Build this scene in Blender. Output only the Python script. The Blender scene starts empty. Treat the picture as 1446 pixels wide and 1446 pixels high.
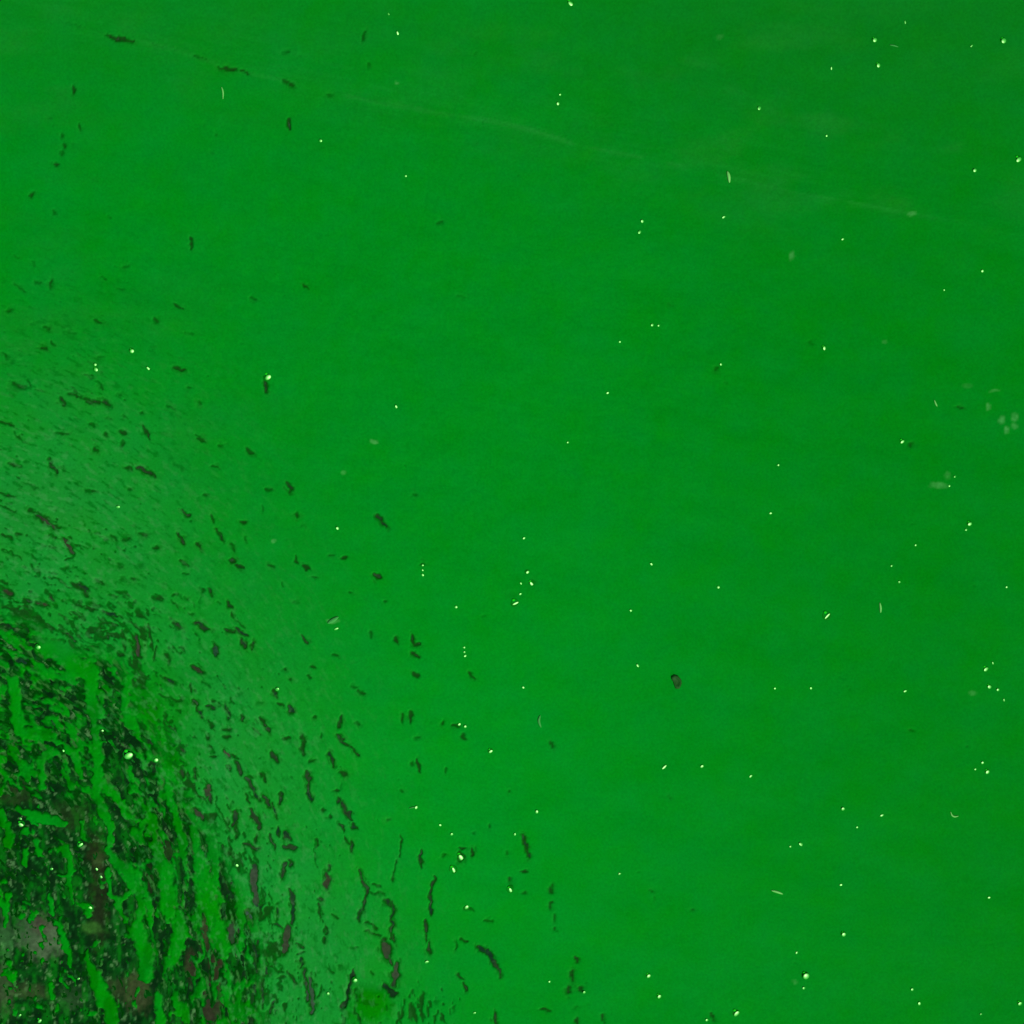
import bpy, math, random
import numpy as np
from mathutils import Vector, Matrix

S = 0.0005            # metres on the water for one photo pixel (the frame is about 0.72 m wide)
W = 1446.0
scene = bpy.context.scene

# ------------------------------------------------------------------ camera, sky, sun
cam_d = bpy.data.cameras.new('camera'); cam = bpy.data.objects.new('camera', cam_d)
scene.collection.objects.link(cam); scene.camera = cam
CAM_H = 1.6
cam.location = (0, 0, CAM_H); cam.rotation_euler = (0, 0, 0)
cam_d.sensor_width = 36; cam_d.lens = 36 * CAM_H / (W * S)
cam_d.clip_start = 0.05; cam_d.clip_end = 50

SUN = Vector((0.42, -0.52, 0.80)).normalized()
elev = math.asin(SUN.z); azim = math.atan2(SUN.x, SUN.y)
w = bpy.data.worlds.new("World"); scene.world = w; w.use_nodes = True
nt = w.node_tree
sky = nt.nodes.new('ShaderNodeTexSky'); sky.sky_type = 'NISHITA'; sky.sun_disc = False
sky.sun_elevation = elev; sky.sun_rotation = azim
bg = nt.nodes['Background']; bg.inputs['Strength'].default_value = 0.09
nt.links.new(sky.outputs[0], bg.inputs[0])
sd = bpy.data.lights.new('sun', 'SUN'); sd.energy = 3.2; sd.angle = math.radians(0.5); sd.color = (1, 0.96, 0.9)
so = bpy.data.objects.new('sun', sd); scene.collection.objects.link(so)
so.rotation_euler = (-SUN).to_track_quat('-Z', 'Y').to_euler()
scene.view_settings.view_transform = 'Standard'; scene.view_settings.look = 'None'
scene.view_settings.exposure = 0; scene.view_settings.gamma = 1
K = 1.075              # light reaching a level white sheet under this sun and sky

# ------------------------------------------------------------------ helpers
def tag(o, label=None, cat=None, group=None, kind=None):
    if label: o['label'] = label
    if cat: o['category'] = cat
    if group: o['group'] = group
    if kind: o['kind'] = kind
    return o

def link(name, me, mat=None):
    o = bpy.data.objects.new(name, me); scene.collection.objects.link(o)
    if mat and not me.materials: me.materials.append(mat)
    return o

def wx(u): return (np.asarray(u, float) - W / 2) * S
def wy(v): return (W / 2 - np.asarray(v, float)) * S

def lin(c):
    c = np.asarray(c, float) / 255.0
    return np.where(c <= 0.04045, c / 12.92, ((c + 0.055) / 1.055) ** 2.4)

_rng = np.random.RandomState(7)
TAB = [_rng.rand(256, 256) for _ in range(8)]
def vnoise(x, y, k=0):
    T = TAB[k % 8]; off = (k * 37) % 256
    x = x + off + 1000.0; y = y + off * 1.7 + 1000.0
    xi = np.floor(x).astype(np.int64); yi = np.floor(y).astype(np.int64)
    fx = x - xi; fy = y - yi
    fx = fx * fx * (3 - 2 * fx); fy = fy * fy * (3 - 2 * fy)
    a = T[xi & 255, yi & 255]; b = T[(xi + 1) & 255, yi & 255]
    c = T[xi & 255, (yi + 1) & 255]; d = T[(xi + 1) & 255, (yi + 1) & 255]
    return (a + (b - a) * fx) * (1 - fy) + (c + (d - c) * fx) * fy
def fbm(x, y, k=0, n=3):
    s = 0; a = 1; t = 0
    for i in range(n):
        s = s + a * vnoise(x * 2 ** i, y * 2 ** i, k + i); t += a; a *= 0.55
    return s / t
def sstep(a, b, x):
    t = np.clip((x - a) / (b - a), 0, 1); return t * t * (3 - 2 * t)
def poly_mask(U, V, pts, soft):
    """1 inside the outline, fading over `soft` pixels outside it"""
    n = len(pts); inside = np.zeros(U.shape, bool); dmin = np.full(U.shape, 1e9)
    for i in range(n):
        x0, y0 = pts[i]; x1, y1 = pts[(i + 1) % n]
        cond = ((y0 > V) != (y1 > V))
        xin = (x1 - x0) * (V - y0) / ((y1 - y0) if y1 != y0 else 1e-9) + x0
        inside ^= cond & (U < xin)
        dx, dy = x1 - x0, y1 - y0; L2 = dx * dx + dy * dy + 1e-9
        t = np.clip(((U - x0) * dx + (V - y0) * dy) / L2, 0, 1)
        dmin = np.minimum(dmin, np.hypot(U - x0 - t * dx, V - y0 - t * dy))
    return np.where(inside, 1.0, 1 - sstep(0, soft, dmin))
def stamp(U, V, us, vs, cx, cy, R, fn):
    """apply fn to the grid window around a feature"""
    i0, i1 = np.searchsorted(us, [cx - R, cx + R]); j0, j1 = np.searchsorted(vs, [cy - R, cy + R])
    if i1 <= i0 or j1 <= j0: return
    fn((slice(j0, j1), slice(i0, i1)))

# ------------------------------------------------------------------ what the film looks like
# holes and thin places: x, y, length, width, angle (down to the right), depth (1 and more is an open hole)
PITS = [
(170,55,42,6,12,.9),(105,35,30,4,12,.35),(222,64,20,3,12,.3),(283,82,24,5,15,.5),(322,97,30,10,5,.8),(345,101,16,5,20,.7),(407,118,20,6,25,.7),
(466,134,10,7,0,.5),(408,175,20,8,80,.95),(104,126,14,8,100,.8),(72,166,10,9,0,.35),(114,180,10,6,90,.6),(87,191,10,7,100,.6),(92,206,10,8,90,.6),
(88,216,10,7,110,.6),(103,206,8,8,0,.3),(80,232,10,9,0,.75),(46,275,12,7,-30,.7),(77,300,12,8,40,.5),(155,307,8,5,20,.45),(269,343,18,8,80,.75),
(402,74,12,8,0,.5),(424,77,8,7,0,.3),(305,190,7,7,0,.5),(299,216,6,6,0,.35),(289,176,8,7,0,.25),(134,253,8,6,0,.25),(22,362,12,6,20,.4),
(46,372,10,6,60,.4),(28,406,20,5,40,.5),(54,400,14,8,0,.5),(73,401,18,9,95,.6),(178,375,10,7,0,.45),(145,394,10,6,30,.5),(168,408,12,6,20,.4),
(252,431,18,7,25,.7),(358,421,12,8,20,.55),(431,406,12,6,40,.7),(138,455,14,7,25,.7),(13,439,12,9,0,.65),(66,463,12,9,20,.65),(62,491,12,8,20,.85),
(75,485,10,7,60,.6),(219,453,12,8,50,.6),(267,472,14,7,15,.4),(7,503,12,8,50,.6),(141,505,10,8,0,.4),(342,484,6,5,0,.3),(48,457,12,8,0,.3),
(100,468,16,7,20,.35),(514,50,16,8,105,.65),(521,92,8,7,0,.55),(670,78,6,6,0,.4),(622,314,10,9,0,.6),(674,201,6,6,0,.3),(652,418,14,7,0,.35),
(1144,486,12,10,0,.45),(1012,521,10,7,-40,.6),(1025,541,6,5,0,.35),(1285,628,10,7,20,.6),(1356,576,10,6,10,.6),(945,431,6,6,0,.4),
(1287,1032,7,5,30,.6),(945,1125,9,7,90,.4),(921,1257,7,5,20,.55),(925,1268,10,5,90,.3),(978,1283,6,6,0,.6),
(27,545,24,14,10,.7),(40,541,12,6,60,.6),(55,551,16,5,20,.5),(88,566,18,11,60,.95),(103,557,16,7,20,.8),(120,562,26,7,10,.7),(132,566,26,9,0,.9),
(151,568,16,10,40,.95),(141,545,14,6,60,.6),(126,531,14,5,20,.5),(130,600,14,10,20,.85),(150,613,10,8,0,.8),(175,611,14,10,30,.85),
(172,626,12,8,90,.6),(205,610,24,7,58,.85),(136,635,14,12,0,.7),(88,612,22,7,0,.65),(8,597,24,7,20,.8),(26,617,22,7,45,.6),(254,521,22,8,15,.8),
(283,617,16,7,45,.6),(240,575,14,8,40,.5),(280,569,12,10,60,.55),(22,656,22,9,10,.8),(38,652,10,7,0,.5),(74,658,26,9,62,.95),(89,660,12,7,90,.5),
(207,666,34,9,32,1.0),(181,660,14,9,20,.7),(182,690,8,8,0,.6),(127,692,18,7,10,.75),(45,686,30,6,20,.5),(10,698,24,6,20,.8),(109,684,10,7,30,.5),
(289,700,9,8,0,.65),(252,658,20,6,30,.4),(268,546,8,5,0,.5),(170,558,8,5,0,.5),(173,587,6,5,0,.5),(201,583,6,5,0,.6),(153,590,8,6,0,.5),
(65,736,38,16,35,1.0),(48,722,20,8,30,.7),(80,742,16,6,20,.8),(96,770,30,12,52,1.05),(74,757,16,6,20,.8),(10,718,26,5,25,.7),(10,758,20,6,20,.8),
(25,754,10,8,0,.7),(18,783,34,5,25,.6),(50,802,18,7,45,.6),(55,810,10,6,80,.6),(58,768,18,5,5,.5),(75,771,12,5,10,.6),(10,835,22,14,30,1.0),
(5,822,14,6,10,.8),(40,848,14,9,15,1.0),(60,852,24,12,10,1.0),(72,843,12,6,70,.9),(112,828,28,12,20,1.0),(120,836,16,8,60,.8),(160,759,14,8,30,.7),
(150,760,10,7,0,.7),(178,760,14,9,0,.75),(135,752,10,6,0,.6),(202,756,14,10,30,.7),(220,774,14,6,10,.7),(170,797,10,6,40,.55),(190,818,10,7,0,.6),
(141,821,16,8,20,.7),(160,842,14,6,10,.6),(108,852,26,6,25,.8),(155,866,28,7,20,1.0),(130,858,20,5,15,.8),(107,867,18,8,20,.8),(60,882,16,8,20,.7),
(100,900,22,8,40,1.0),(125,898,14,6,30,.8),(148,900,16,8,30,.95),(140,888,24,5,20,.7),(175,895,18,6,70,.8),(193,912,36,12,80,1.05),
(212,900,40,5,82,.9),(218,922,24,5,100,.85),(225,842,16,6,35,.75),(248,879,14,7,40,.8),(8,884,24,12,10,1.1),(28,893,24,14,40,1.1),(12,914,24,8,15,1),
(35,935,34,18,25,1.1),(235,925,12,8,80,.8),(170,923,14,8,40,.8),(122,916,14,7,20,.9),(115,930,12,6,10,.8),(125,938,8,5,0,.9),
(262,724,18,8,22,1),(255,760,24,8,65,.95),(268,736,7,5,0,.5),(301,733,16,7,80,.7),(309,756,22,8,58,.95),(282,772,14,8,60,.85),(343,738,12,8,10,.9),
(328,773,16,7,60,.6),(348,762,12,6,60,.5),(327,791,12,10,0,.9),(338,800,16,8,40,.95),(260,795,16,6,40,.8),(261,810,8,5,0,.6),(408,687,20,10,55,.95),
(380,691,12,7,10,.6),(370,718,10,6,80,.5),(303,658,12,5,10,.65),(352,637,14,7,35,.75),(311,628,10,8,0,.55),(285,622,14,6,20,.7),(419,728,12,11,0,.8),
(428,743,6,6,0,.4),(432,800,16,9,30,.95),(419,790,12,5,75,.75),(445,814,10,6,0,.6),(382,798,14,7,30,.65),(398,825,8,5,70,.55),(470,785,8,7,0,.6),
(486,787,8,7,0,.75),(430,902,18,8,40,1.0),(286,834,12,8,80,.7),(297,836,14,8,45,.85),(325,855,14,9,50,.9),(330,870,14,6,70,.8),(309,850,8,5,0,.5),
(250,882,20,12,30,.95),(285,884,26,12,30,1.1),(325,890,20,8,15,.9),(340,893,22,7,40,1),(344,908,18,10,60,1.05),(356,911,14,8,90,.95),(340,882,16,5,40,.7),
(248,841,12,7,0,.6),(262,845,10,6,0,.55),(222,845,20,8,30,.8),(270,866,8,5,0,.5),(305,916,18,8,65,1),(258,916,10,6,30,.7),(418,848,12,7,0,.4),
(495,838,9,7,0,.5),(540,736,24,9,50,1),(533,814,16,9,25,1),(584,697,9,8,0,.55),(584,903,14,9,70,.95),(588,910,10,7,0,.9),(585,924,14,8,20,.9),
(587,953,12,8,30,.8),(558,904,12,7,55,.85),(525,895,12,6,80,.6),(473,925,12,6,30,.65),(442,941,10,6,0,.7),(437,955,9,7,0,.7),(408,960,10,8,60,.7),
(402,945,8,6,0,.7),(388,978,14,8,60,1),(411,1002,16,9,70,1.1),(396,995,12,6,40,.8),(444,1014,8,5,0,.7),(505,1022,10,9,0,.6),(509,977,14,7,30,.65),
(500,970,10,6,0,.5),(568,1012,14,7,90,.7),(580,1012,20,7,90,.8),(625,1022,9,8,90,.65),(643,1025,12,8,0,.7),(655,1040,12,8,45,.75),(590,1042,8,6,0,.5),
(667,953,14,7,50,.75),(597,795,10,7,0,.6),(544,850,8,6,0,.6),(752,822,12,10,0,.5),(721,838,20,12,0,.25),(683,870,8,6,0,.3),(480,1018,22,8,100,.95),
(404,1042,14,8,0,.8),(428,1042,14,8,80,.8),(455,1038,12,7,90,.6),(480,1042,14,8,50,.9),(303,920,18,10,75,1.1),(281,945,26,9,22,1.1),(238,930,20,9,85,.75),
(240,962,24,10,25,.95),(270,972,16,7,80,.8),(290,964,16,6,40,.6),(240,985,36,6,20,.7),(276,992,16,9,60,1),(282,1006,20,9,60,1),(297,998,20,8,15,.95),
(302,990,10,7,0,.8),(321,1004,26,9,80,.95),(342,1014,12,8,70,.85),(320,1030,14,10,0,.8),(320,1041,16,8,0,.8),(298,1022,14,7,70,.75),(293,1040,12,8,70,.8),
(365,992,16,12,0,.5),(337,980,16,14,0,.4),(372,1018,18,8,60,.95),(362,1032,16,6,45,.8),(380,1030,12,8,70,1),(427,1055,22,8,85,.85),(387,1068,22,13,60,1.05),
(321,1064,20,12,40,1.1),(333,1068,14,8,40,1),(298,1058,14,8,60,.9),(300,1068,10,6,0,.8),(337,1085,24,10,70,1.1),(257,1057,16,8,60,.9),(257,1092,14,11,80,1.1),
(275,1092,18,7,80,.95),(322,1084,12,8,45,.9),(468,1072,24,9,80,1),(480,1040,14,10,20,1),(487,1050,14,7,30,1),(500,1060,20,6,42,.95),(485,1093,14,12,0,.9),
(440,1074,10,7,0,.75),(434,1096,18,8,100,1),(352,1097,14,8,0,.8),(370,1094,12,8,0,.8),(215,1085,26,18,90,1.1),(222,1112,30,8,85,1.1),(203,1112,40,14,80,1.15),
(235,1110,16,6,80,.8),(243,1124,16,7,90,.95),(253,1118,12,8,50,.8),(261,1112,12,9,0,.8),(294,1115,26,12,100,1.15),(297,1128,20,8,80,1),(267,1128,18,9,0,.8),
(280,1148,24,12,35,1.15),(286,1153,14,9,60,1.1),(269,1168,8,8,0,.6),(332,1155,26,10,100,1.1),(334,1172,24,7,90,.9),(322,1160,14,5,80,.7),(361,1155,34,11,60,1.15),
(366,1165,14,9,80,1.1),(362,1183,18,9,100,.85),(355,1195,26,10,20,1.05),(353,1106,26,10,60,1.15),(362,1123,22,8,60,1),(350,1128,16,6,60,.8),(376,1130,22,9,55,1.1),
(388,1145,22,7,70,1),(396,1128,20,8,95,1),(374,1100,16,8,70,.9),(384,1188,26,6,70,1),(393,1175,16,8,80,.95),(405,1180,20,14,60,1.1),(410,1195,20,8,10,1.1),
(244,1165,22,9,110,1.05),(237,1200,30,18,90,1.2),(270,1190,30,8,85,1.05),(286,1195,38,9,75,1.15),(260,1208,20,10,90,1.1),(221,1175,34,8,90,1.1),(224,1148,14,7,50,.95),
(206,1190,30,8,75,1.1),(315,1200,18,10,60,.9),(324,1206,12,8,0,.8),(305,1190,14,6,0,.6),(326,1136,14,8,90,.45),(318,1112,12,8,80,.4),
(211,1240,50,20,88,1.25),(256,1230,50,14,90,1.2),(272,1262,46,16,82,1.25),(254,1260,34,10,90,1.15),(312,1240,36,16,80,1.2),(315,1262,22,9,70,1.1),(324,1282,12,8,60,1.1),
(358,1240,46,20,92,1.2),(352,1290,26,21,90,1.2),(361,1265,36,14,90,1.2),(329,1315,44,14,95,1.2),(290,1310,50,14,80,1.2),(292,1335,24,14,90,1.1),(265,1300,50,8,65,1.1),
(270,1360,40,10,70,1.15),(225,1325,60,22,85,1.2),(238,1300,40,10,105,1.2),(225,1370,60,14,90,1.2),(308,1365,50,18,105,1.2),(295,1420,60,18,92,1.15),
(404,1327,46,19,98,1.2),(413,1285,46,8,90,1.1),(411,1262,20,6,70,1.0),(400,1230,28,11,103,1.1),(410,1218,14,8,70,.9),(391,1290,22,6,95,.9),(393,1307,16,4,30,1.1),
(345,1345,40,6,100,.95),(362,1350,50,9,93,1.05),(376,1372,16,8,90,.85),(345,1375,28,10,50,.9),(376,1360,18,5,80,.7),(370,1405,40,9,88,.95),(385,1420,26,8,110,.95),
(461,1244,26,14,92,1.2),(464,1226,14,6,90,.95),(447,1190,14,6,90,.8),(446,1210,30,4,85,.6),(453,1270,12,7,40,.9),(452,1285,24,7,80,.95),(460,1313,16,6,90,.9),
(458,1328,12,6,80,.9),(474,1293,14,5,30,.7),(510,1235,16,9,70,1.05),(516,1248,18,6,50,1.05),(518,1258,14,8,90,1.1),(513,1275,26,8,105,1),(508,1293,18,8,90,.95),
(531,1250,16,5,15,.7),(533,1261,26,5,5,.65),(548,1273,16,12,60,1),(554,1285,30,7,90,1),(553,1310,34,6,93,1),(545,1340,34,20,80,1.2),(556,1325,14,6,90,1),
(559,1375,38,14,102,1.2),(552,1357,16,8,60,1.05),(524,1306,22,5,30,.75),(527,1318,26,6,20,.75),(500,1337,12,5,0,.5),(566,1195,30,4,95,.75),(557,1230,30,4,100,.7),
(594,1213,28,7,92,1),(612,1245,22,6,105,1),(608,1268,34,6,95,1),(607,1285,16,7,90,1.05),(601,1307,18,6,88,1.05),(600,1322,12,5,90,1),(606,1338,20,10,90,.95),
(496,1378,22,8,95,1.1),(493,1396,26,8,110,1.25),(487,1415,22,7,115,1.25),(550,1398,28,11,50,1.25),(555,1405,14,10,0,1.2),(482,1365,10,8,0,.5),(525,1373,10,6,90,.75),
(423,1335,14,5,20,.9),(425,1345,12,5,-20,.8),(425,1360,16,7,90,1),(440,1405,60,12,88,1.15),(432,1390,50,9,85,1.05),(412,1380,22,7,55,.9),(396,1372,12,5,10,.75),
(398,1379,12,5,0,.75),(505,1435,30,5,70,.8),(503,1405,20,4,80,.6),(591,1080,22,7,82,.9),(583,1078,8,8,0,.6),(628,1087,10,5,90,.5),(740,1185,22,9,70,1.1),
(745,1202,22,8,80,1.1),(741,1231,10,6,10,.9),(720,1245,16,5,80,.8),(740,1261,8,5,0,.6),(715,1203,8,5,90,.6),(718,1116,8,5,90,.7),(680,1340,18,9,45,1.15),
(692,1350,22,11,55,1.2),(699,1362,24,11,60,1.2),(706,1374,14,7,80,1.1),(656,1327,12,6,15,.75),(645,1335,16,5,95,.6),(650,1378,14,6,30,.8),(656,1392,16,7,60,.85),
(813,1355,14,6,60,1),(808,1378,20,8,90,.85),(802,1398,14,9,100,.95),(818,1396,12,7,45,.95),(770,1426,12,6,0,.8),(815,1440,14,6,90,.8),(699,1440,22,7,85,1.1),
(851,1438,14,5,75,.9),(1006,1436,12,5,60,.7),(813,1423,8,5,0,.4),
(778,1255,14,6,90,.75),(778,1278,14,5,90,.75),(783,1300,24,5,95,.6),(785,1312,10,4,50,.6),(667,1204,14,8,100,.95),(650,1210,20,14,90,.85),(653,1197,12,6,0,.8),
(627,1207,9,7,0,.6),(692,1167,9,5,90,.55),(669,1175,7,5,0,.5),(779,1052,12,9,60,.75),(690,1299,12,5,0,.6),(662,1284,18,5,0,.65),(478,1130,14,8,90,1),
(485,1140,20,8,70,1.05),(493,1152,16,8,60,1.05),(500,1166,14,8,40,1.05),(483,1168,16,7,60,1),(475,1115,10,6,0,.8),(497,1194,16,8,90,.95),(490,1185,16,6,60,.8),
(466,1153,8,8,0,.85),(457,1143,8,5,0,.75),(436,1110,28,9,93,1.1),(438,1125,16,10,80,1.1),(548,1158,6,5,0,.5),(567,1115,7,6,0,.5),(376,545,20,9,80,.95),
# broken corner, one by one
(152,1062,30,20,85,1.2),(166,1050,26,18,70,1.1),(165,1085,44,26,80,1.25),(160,1013,16,9,20,1.1),(165,990,34,10,75,1.1),(158,960,14,10,30,1.1),(135,975,26,6,82,1.0),
(172,1110,60,26,90,1.25),(180,1130,30,16,60,1.2),(172,1172,32,20,60,1.25),(195,1205,16,10,40,1.1),(185,1212,24,12,40,1.2),(187,1158,26,8,65,1.1),(180,1270,46,14,100,1.2),
(115,1005,34,10,40,1.2),(128,1025,24,10,60,1.2),(110,975,26,16,10,1.1),(65,1004,30,9,15,1.2),(45,990,34,9,10,1.2),(40,1000,26,14,10,1.15),(92,1042,22,14,60,1.2),
(75,1052,24,8,20,1.15),(122,1088,30,8,25,1.15),(98,1075,20,10,60,1.1),(70,1080,20,9,25,1.1),(5,962,14,16,0,1.1),(15,1005,24,10,50,1.1),(10,1028,26,12,15,1.15),
(10,1048,30,9,15,1.15),(35,1065,34,14,60,1.2),(15,1085,28,22,30,1.2),(122,1060,16,10,60,1.1),(95,1016,16,9,20,1.05),(60,1022,30,6,25,1.0),(35,1025,20,6,10,.95),
]
# strips of film that hold together across the broken corner: (x, y, width) ...
RIBBONS = [
[(125,985,9),(131,1020,8),(137,1050,9),(140,1092,10),(137,1123,13),(146,1146,14),(157,1170,7),(154,1203,8),(172,1224,18),(183,1240,18),(188,1258,8)],
[(137,1100,14),(160,1120,12),(172,1135,6),(178,1150,9),(195,1158,8)],
[(152,1228,7),(155,1262,7),(163,1268,7),(172,1290,9),(178,1302,6)],
[(182,1258,6),(165,1275,9)],
[(195,1230,6),(199,1268,7),(197,1285,12),(192,1310,18),(200,1335,22),(206,1352,20),(204,1378,20)],
[(205,1270,6),(210,1290,8),(212,1310,5)],
[(216,1150,7),(219,1190,9),(228,1216,14),(235,1228,20),(235,1262,21),(240,1285,13),(238,1302,5)],
[(283,1205,9),(287,1235,20),(292,1268,28),(303,1300,24),(311,1330,20),(318,1348,9)],
[(250,1285,6),(252,1310,15),(252,1335,18),(245,1355,12),(235,1360,10)],
[(123,1342,3),(126,1362,11),(138,1390,21),(148,1412,22),(156,1430,17),(158,1450,14)],
[(3,1148,9),(10,1170,11),(13,1182,14),(10,1195,8)],[(0,1272,11),(9,1282,9),(13,1262,6)],[(9,1285,8),(8,1305,6)],
[(25,1142,8),(45,1150,12),(70,1156,14),(90,1164,8)],[(40,1155,7),(52,1164,5)],
[(90,1195,8),(100,1218,10),(103,1230,9),(97,1240,8),(101,1262,8),(103,1275,3)],[(85,1237,4),(97,1235,7)],
[(36,1200,10),(34,1220,9)],[(52,1190,8),(57,1210,6)],[(71,1266,7),(73,1288,6)],[(78,1302,8),(86,1315,9),(97,1345,9),(99,1362,6)],
[(121,1275,4),(124,1295,6)],[(18,960,14),(22,1000,16),(26,1030,12),(40,1040,10)],
[(64,915,26),(85,920,22),(112,945,24),(130,950,18),(130,985,14),(140,1010,13)],[(180,960,12),(176,1000,10),(186,1020,14)],
[(114,1160,6),(118,1172,6),(120,1180,4)],[(60,1040,8),(90,1050,3),(105,1062,12),(115,1095,8)],[(58,1075,10),(60,1110,8)],
[(232,1085,10),(240,1130,9),(248,1150,8),(258,1190,10),(262,1225,8)],[(272,1170,9),(278,1200,11),(283,1235,10)],[(208,1140,6),(212,1160,8),(208,1178,5)],[(300,1190,9),(305,1225,12),(300,1260,8)],[(330,1230,10),(340,1262,12),(340,1300,8)],[(318,1395,8),(322,1420,6)],[(247,1400,6),(250,1430,10)],[(222,1405,10),(226,1440,12)],[(70,1392,9),(76,1408,6)],
]
# the more open parts: outline, share of open water
DENSE = poly_broken = [(-20,890),(38,902),(62,940),(150,948),(168,1015),(196,1040),(205,1075),(235,1130),(262,1170),(300,1225),(345,1330),(345,1470),(-20,1470)]
OPEN = [(-20,1130),(60,1120),(130,1150),(158,1210),(200,1300),(225,1400),(215,1470),(-20,1470)]

def field(us, vs):
    U, V = np.meshgrid(us, vs)
    # ragged edges
    wu = (vnoise(U / 8, V / 8, 1) - .5) * 4.5 + (vnoise(U / 4, V / 4, 2) - .5) * 2.6
    wv = (vnoise(U / 8, V / 8, 3) - .5) * 4.5 + (vnoise(U / 4, V / 4, 4) - .5) * 2.6
    gr = fbm(U / 4.5, V / 4.5, 6, 2)
    op = np.zeros_like(U); rim = np.zeros_like(U)
    for (x, y, L, Wd, a, amp) in PITS:
        ca, sa = math.cos(math.radians(a)), math.sin(math.radians(a))
        def f(sl):
            dx = U[sl] + wu[sl] - x; dy = V[sl] + wv[sl] - y
            p = dx * ca + dy * sa; q = -dx * sa + dy * ca
            hl, hw = L / 2 + .8, Wd / 2 * .88 + .7
            t = np.clip(np.abs(p) - (hl - hw), 0, None)
            # the body tapers towards both ends
            d = np.hypot(t, q * (1 + 0.7 * np.abs(p) / hl)) / hw
            op[sl] = np.maximum(op[sl], amp * (1 - sstep(0.05, 1.5, d)) * (.74 + .46 * gr[sl]))
            rim[sl] = np.maximum(rim[sl], (1 - sstep(1.2, 2.3, d)) * min(1, amp) * 0.8)
        stamp(U, V, us, vs, x, y, L / 2 + Wd + 16, f)
    # fine broken texture that follows the drift round the corner
    cx, cy = -350.0, 1500.0
    r = np.hypot(U - cx, V - cy); th = np.arctan2(V - cy, U - cx)
    s = th * 850
    wob = (vnoise(U / 40, V / 40, 5) - .5) * 30
    n1 = fbm((s + wu) / 22, (r + wob + wv) / 8, 1, 2)
    n2 = fbm((s + wob) / 40, (r + wu) / 12, 4, 2)
    n3 = fbm(s / 9, r / 4.5, 6, 2)
    dens = np.zeros_like(U)
    wpx = (fbm(U / 22, V / 22, 2, 3) - .5) * 46
    dm = poly_mask(U + wpx, V + wpx * .8, DENSE, 46); om = poly_mask(U, V, OPEN, 16)
    up = sstep(1150, 1110, V)
    def blob(x, y, rx, ry, k):
        return k * np.exp(-(((U - x) / rx) ** 2 + ((V - y) / ry) ** 2))
    for b in [(70,800,140,90,.30),(10,650,90,90,.18),(130,745,60,25,.26),(150,880,130,60,.46),(290,1000,110,90,.25),(330,1140,80,90,.22),(280,900,80,50,.14),
              (600,1430,70,40,.42),(480,1440,30,25,.30),(400,1400,60,60,.32),(470,1160,40,70,.16),(430,1290,70,90,.16),(380,960,80,60,.12),(60,500,120,90,.10),
              (360,1410,50,80,.62),(280,1400,50,60,.5),(100,560,70,40,.2),(450,1390,30,60,.3)]:
        dens = np.maximum(dens, blob(*b))
    dens = np.maximum(dens, poly_mask(U + wpx, V + wpx * .8, DENSE, 120) * .62)
    thr = 0.86 - dens * 0.75
    tex = sstep(0, .2, n1 - thr) * (0.35 + 1.0 * dens)
    tex = np.maximum(tex, sstep(0, .16, n3 - (0.88 - dens * .8)) * .6)
    op = np.maximum(op, rim * sstep(.5, .72, n3) * .55)
    op = np.maximum(op, np.minimum(tex, 1.0) * (1 - dm))
    # broken corner
    tup = sstep(-.14, .12, n1 * .75 + n3 * .25 - 0.475) * .88
    tlow = sstep(-.12, .06, n2 * .5 + n1 * .35 + n3 * .15 - 0.385) * 1.25
    tright = sstep(-.13, .1, n1 * .55 + n2 * .3 + n3 * .15 - 0.475) * 1.0 * (.8 + .35 * gr)
    xr = sstep(150, 210, U)
    tc = tup * up + (1 - up) * (tlow * (1 - xr) + tright * xr)
    tc = np.maximum(tc, om * tlow)
    op = np.maximum(op, tc * dm)
    rb = np.zeros_like(U)
    for rbn in RIBBONS:
        for (x0, y0, w0), (x1, y1, w1) in zip(rbn[:-1], rbn[1:]):
            L = math.hypot(x1 - x0, y1 - y0)
            def f(sl):
                X = U[sl] + wu[sl] * 1.3 + (gr[sl] - .5) * 2; Y = V[sl] + wv[sl] * 1.3
                t = np.clip(((X - x0) * (x1 - x0) + (Y - y0) * (y1 - y0)) / (L * L), 0, 1)
                d = np.hypot(X - x0 - t * (x1 - x0), Y - y0 - t * (y1 - y0)) / ((w0 + (w1 - w0) * t) / 2 + .6)
                rb[sl] = np.maximum(rb[sl], 1 - sstep(.55, 1.35, d))
            stamp(U, V, us, vs, (x0 + x1) / 2, (y0 + y1) / 2, L / 2 + max(w0, w1) + 12, f)
    op = op * (1 - rb)
    return U, V, op, rim, rb, dm, om, n1, n2, n3, s, r

# ------------------------------------------------------------------ materials
def princ(name):
    m = bpy.data.materials.new(name); m.use_nodes = True
    return m, m.node_tree, m.node_tree.nodes['Principled BSDF']

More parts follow.
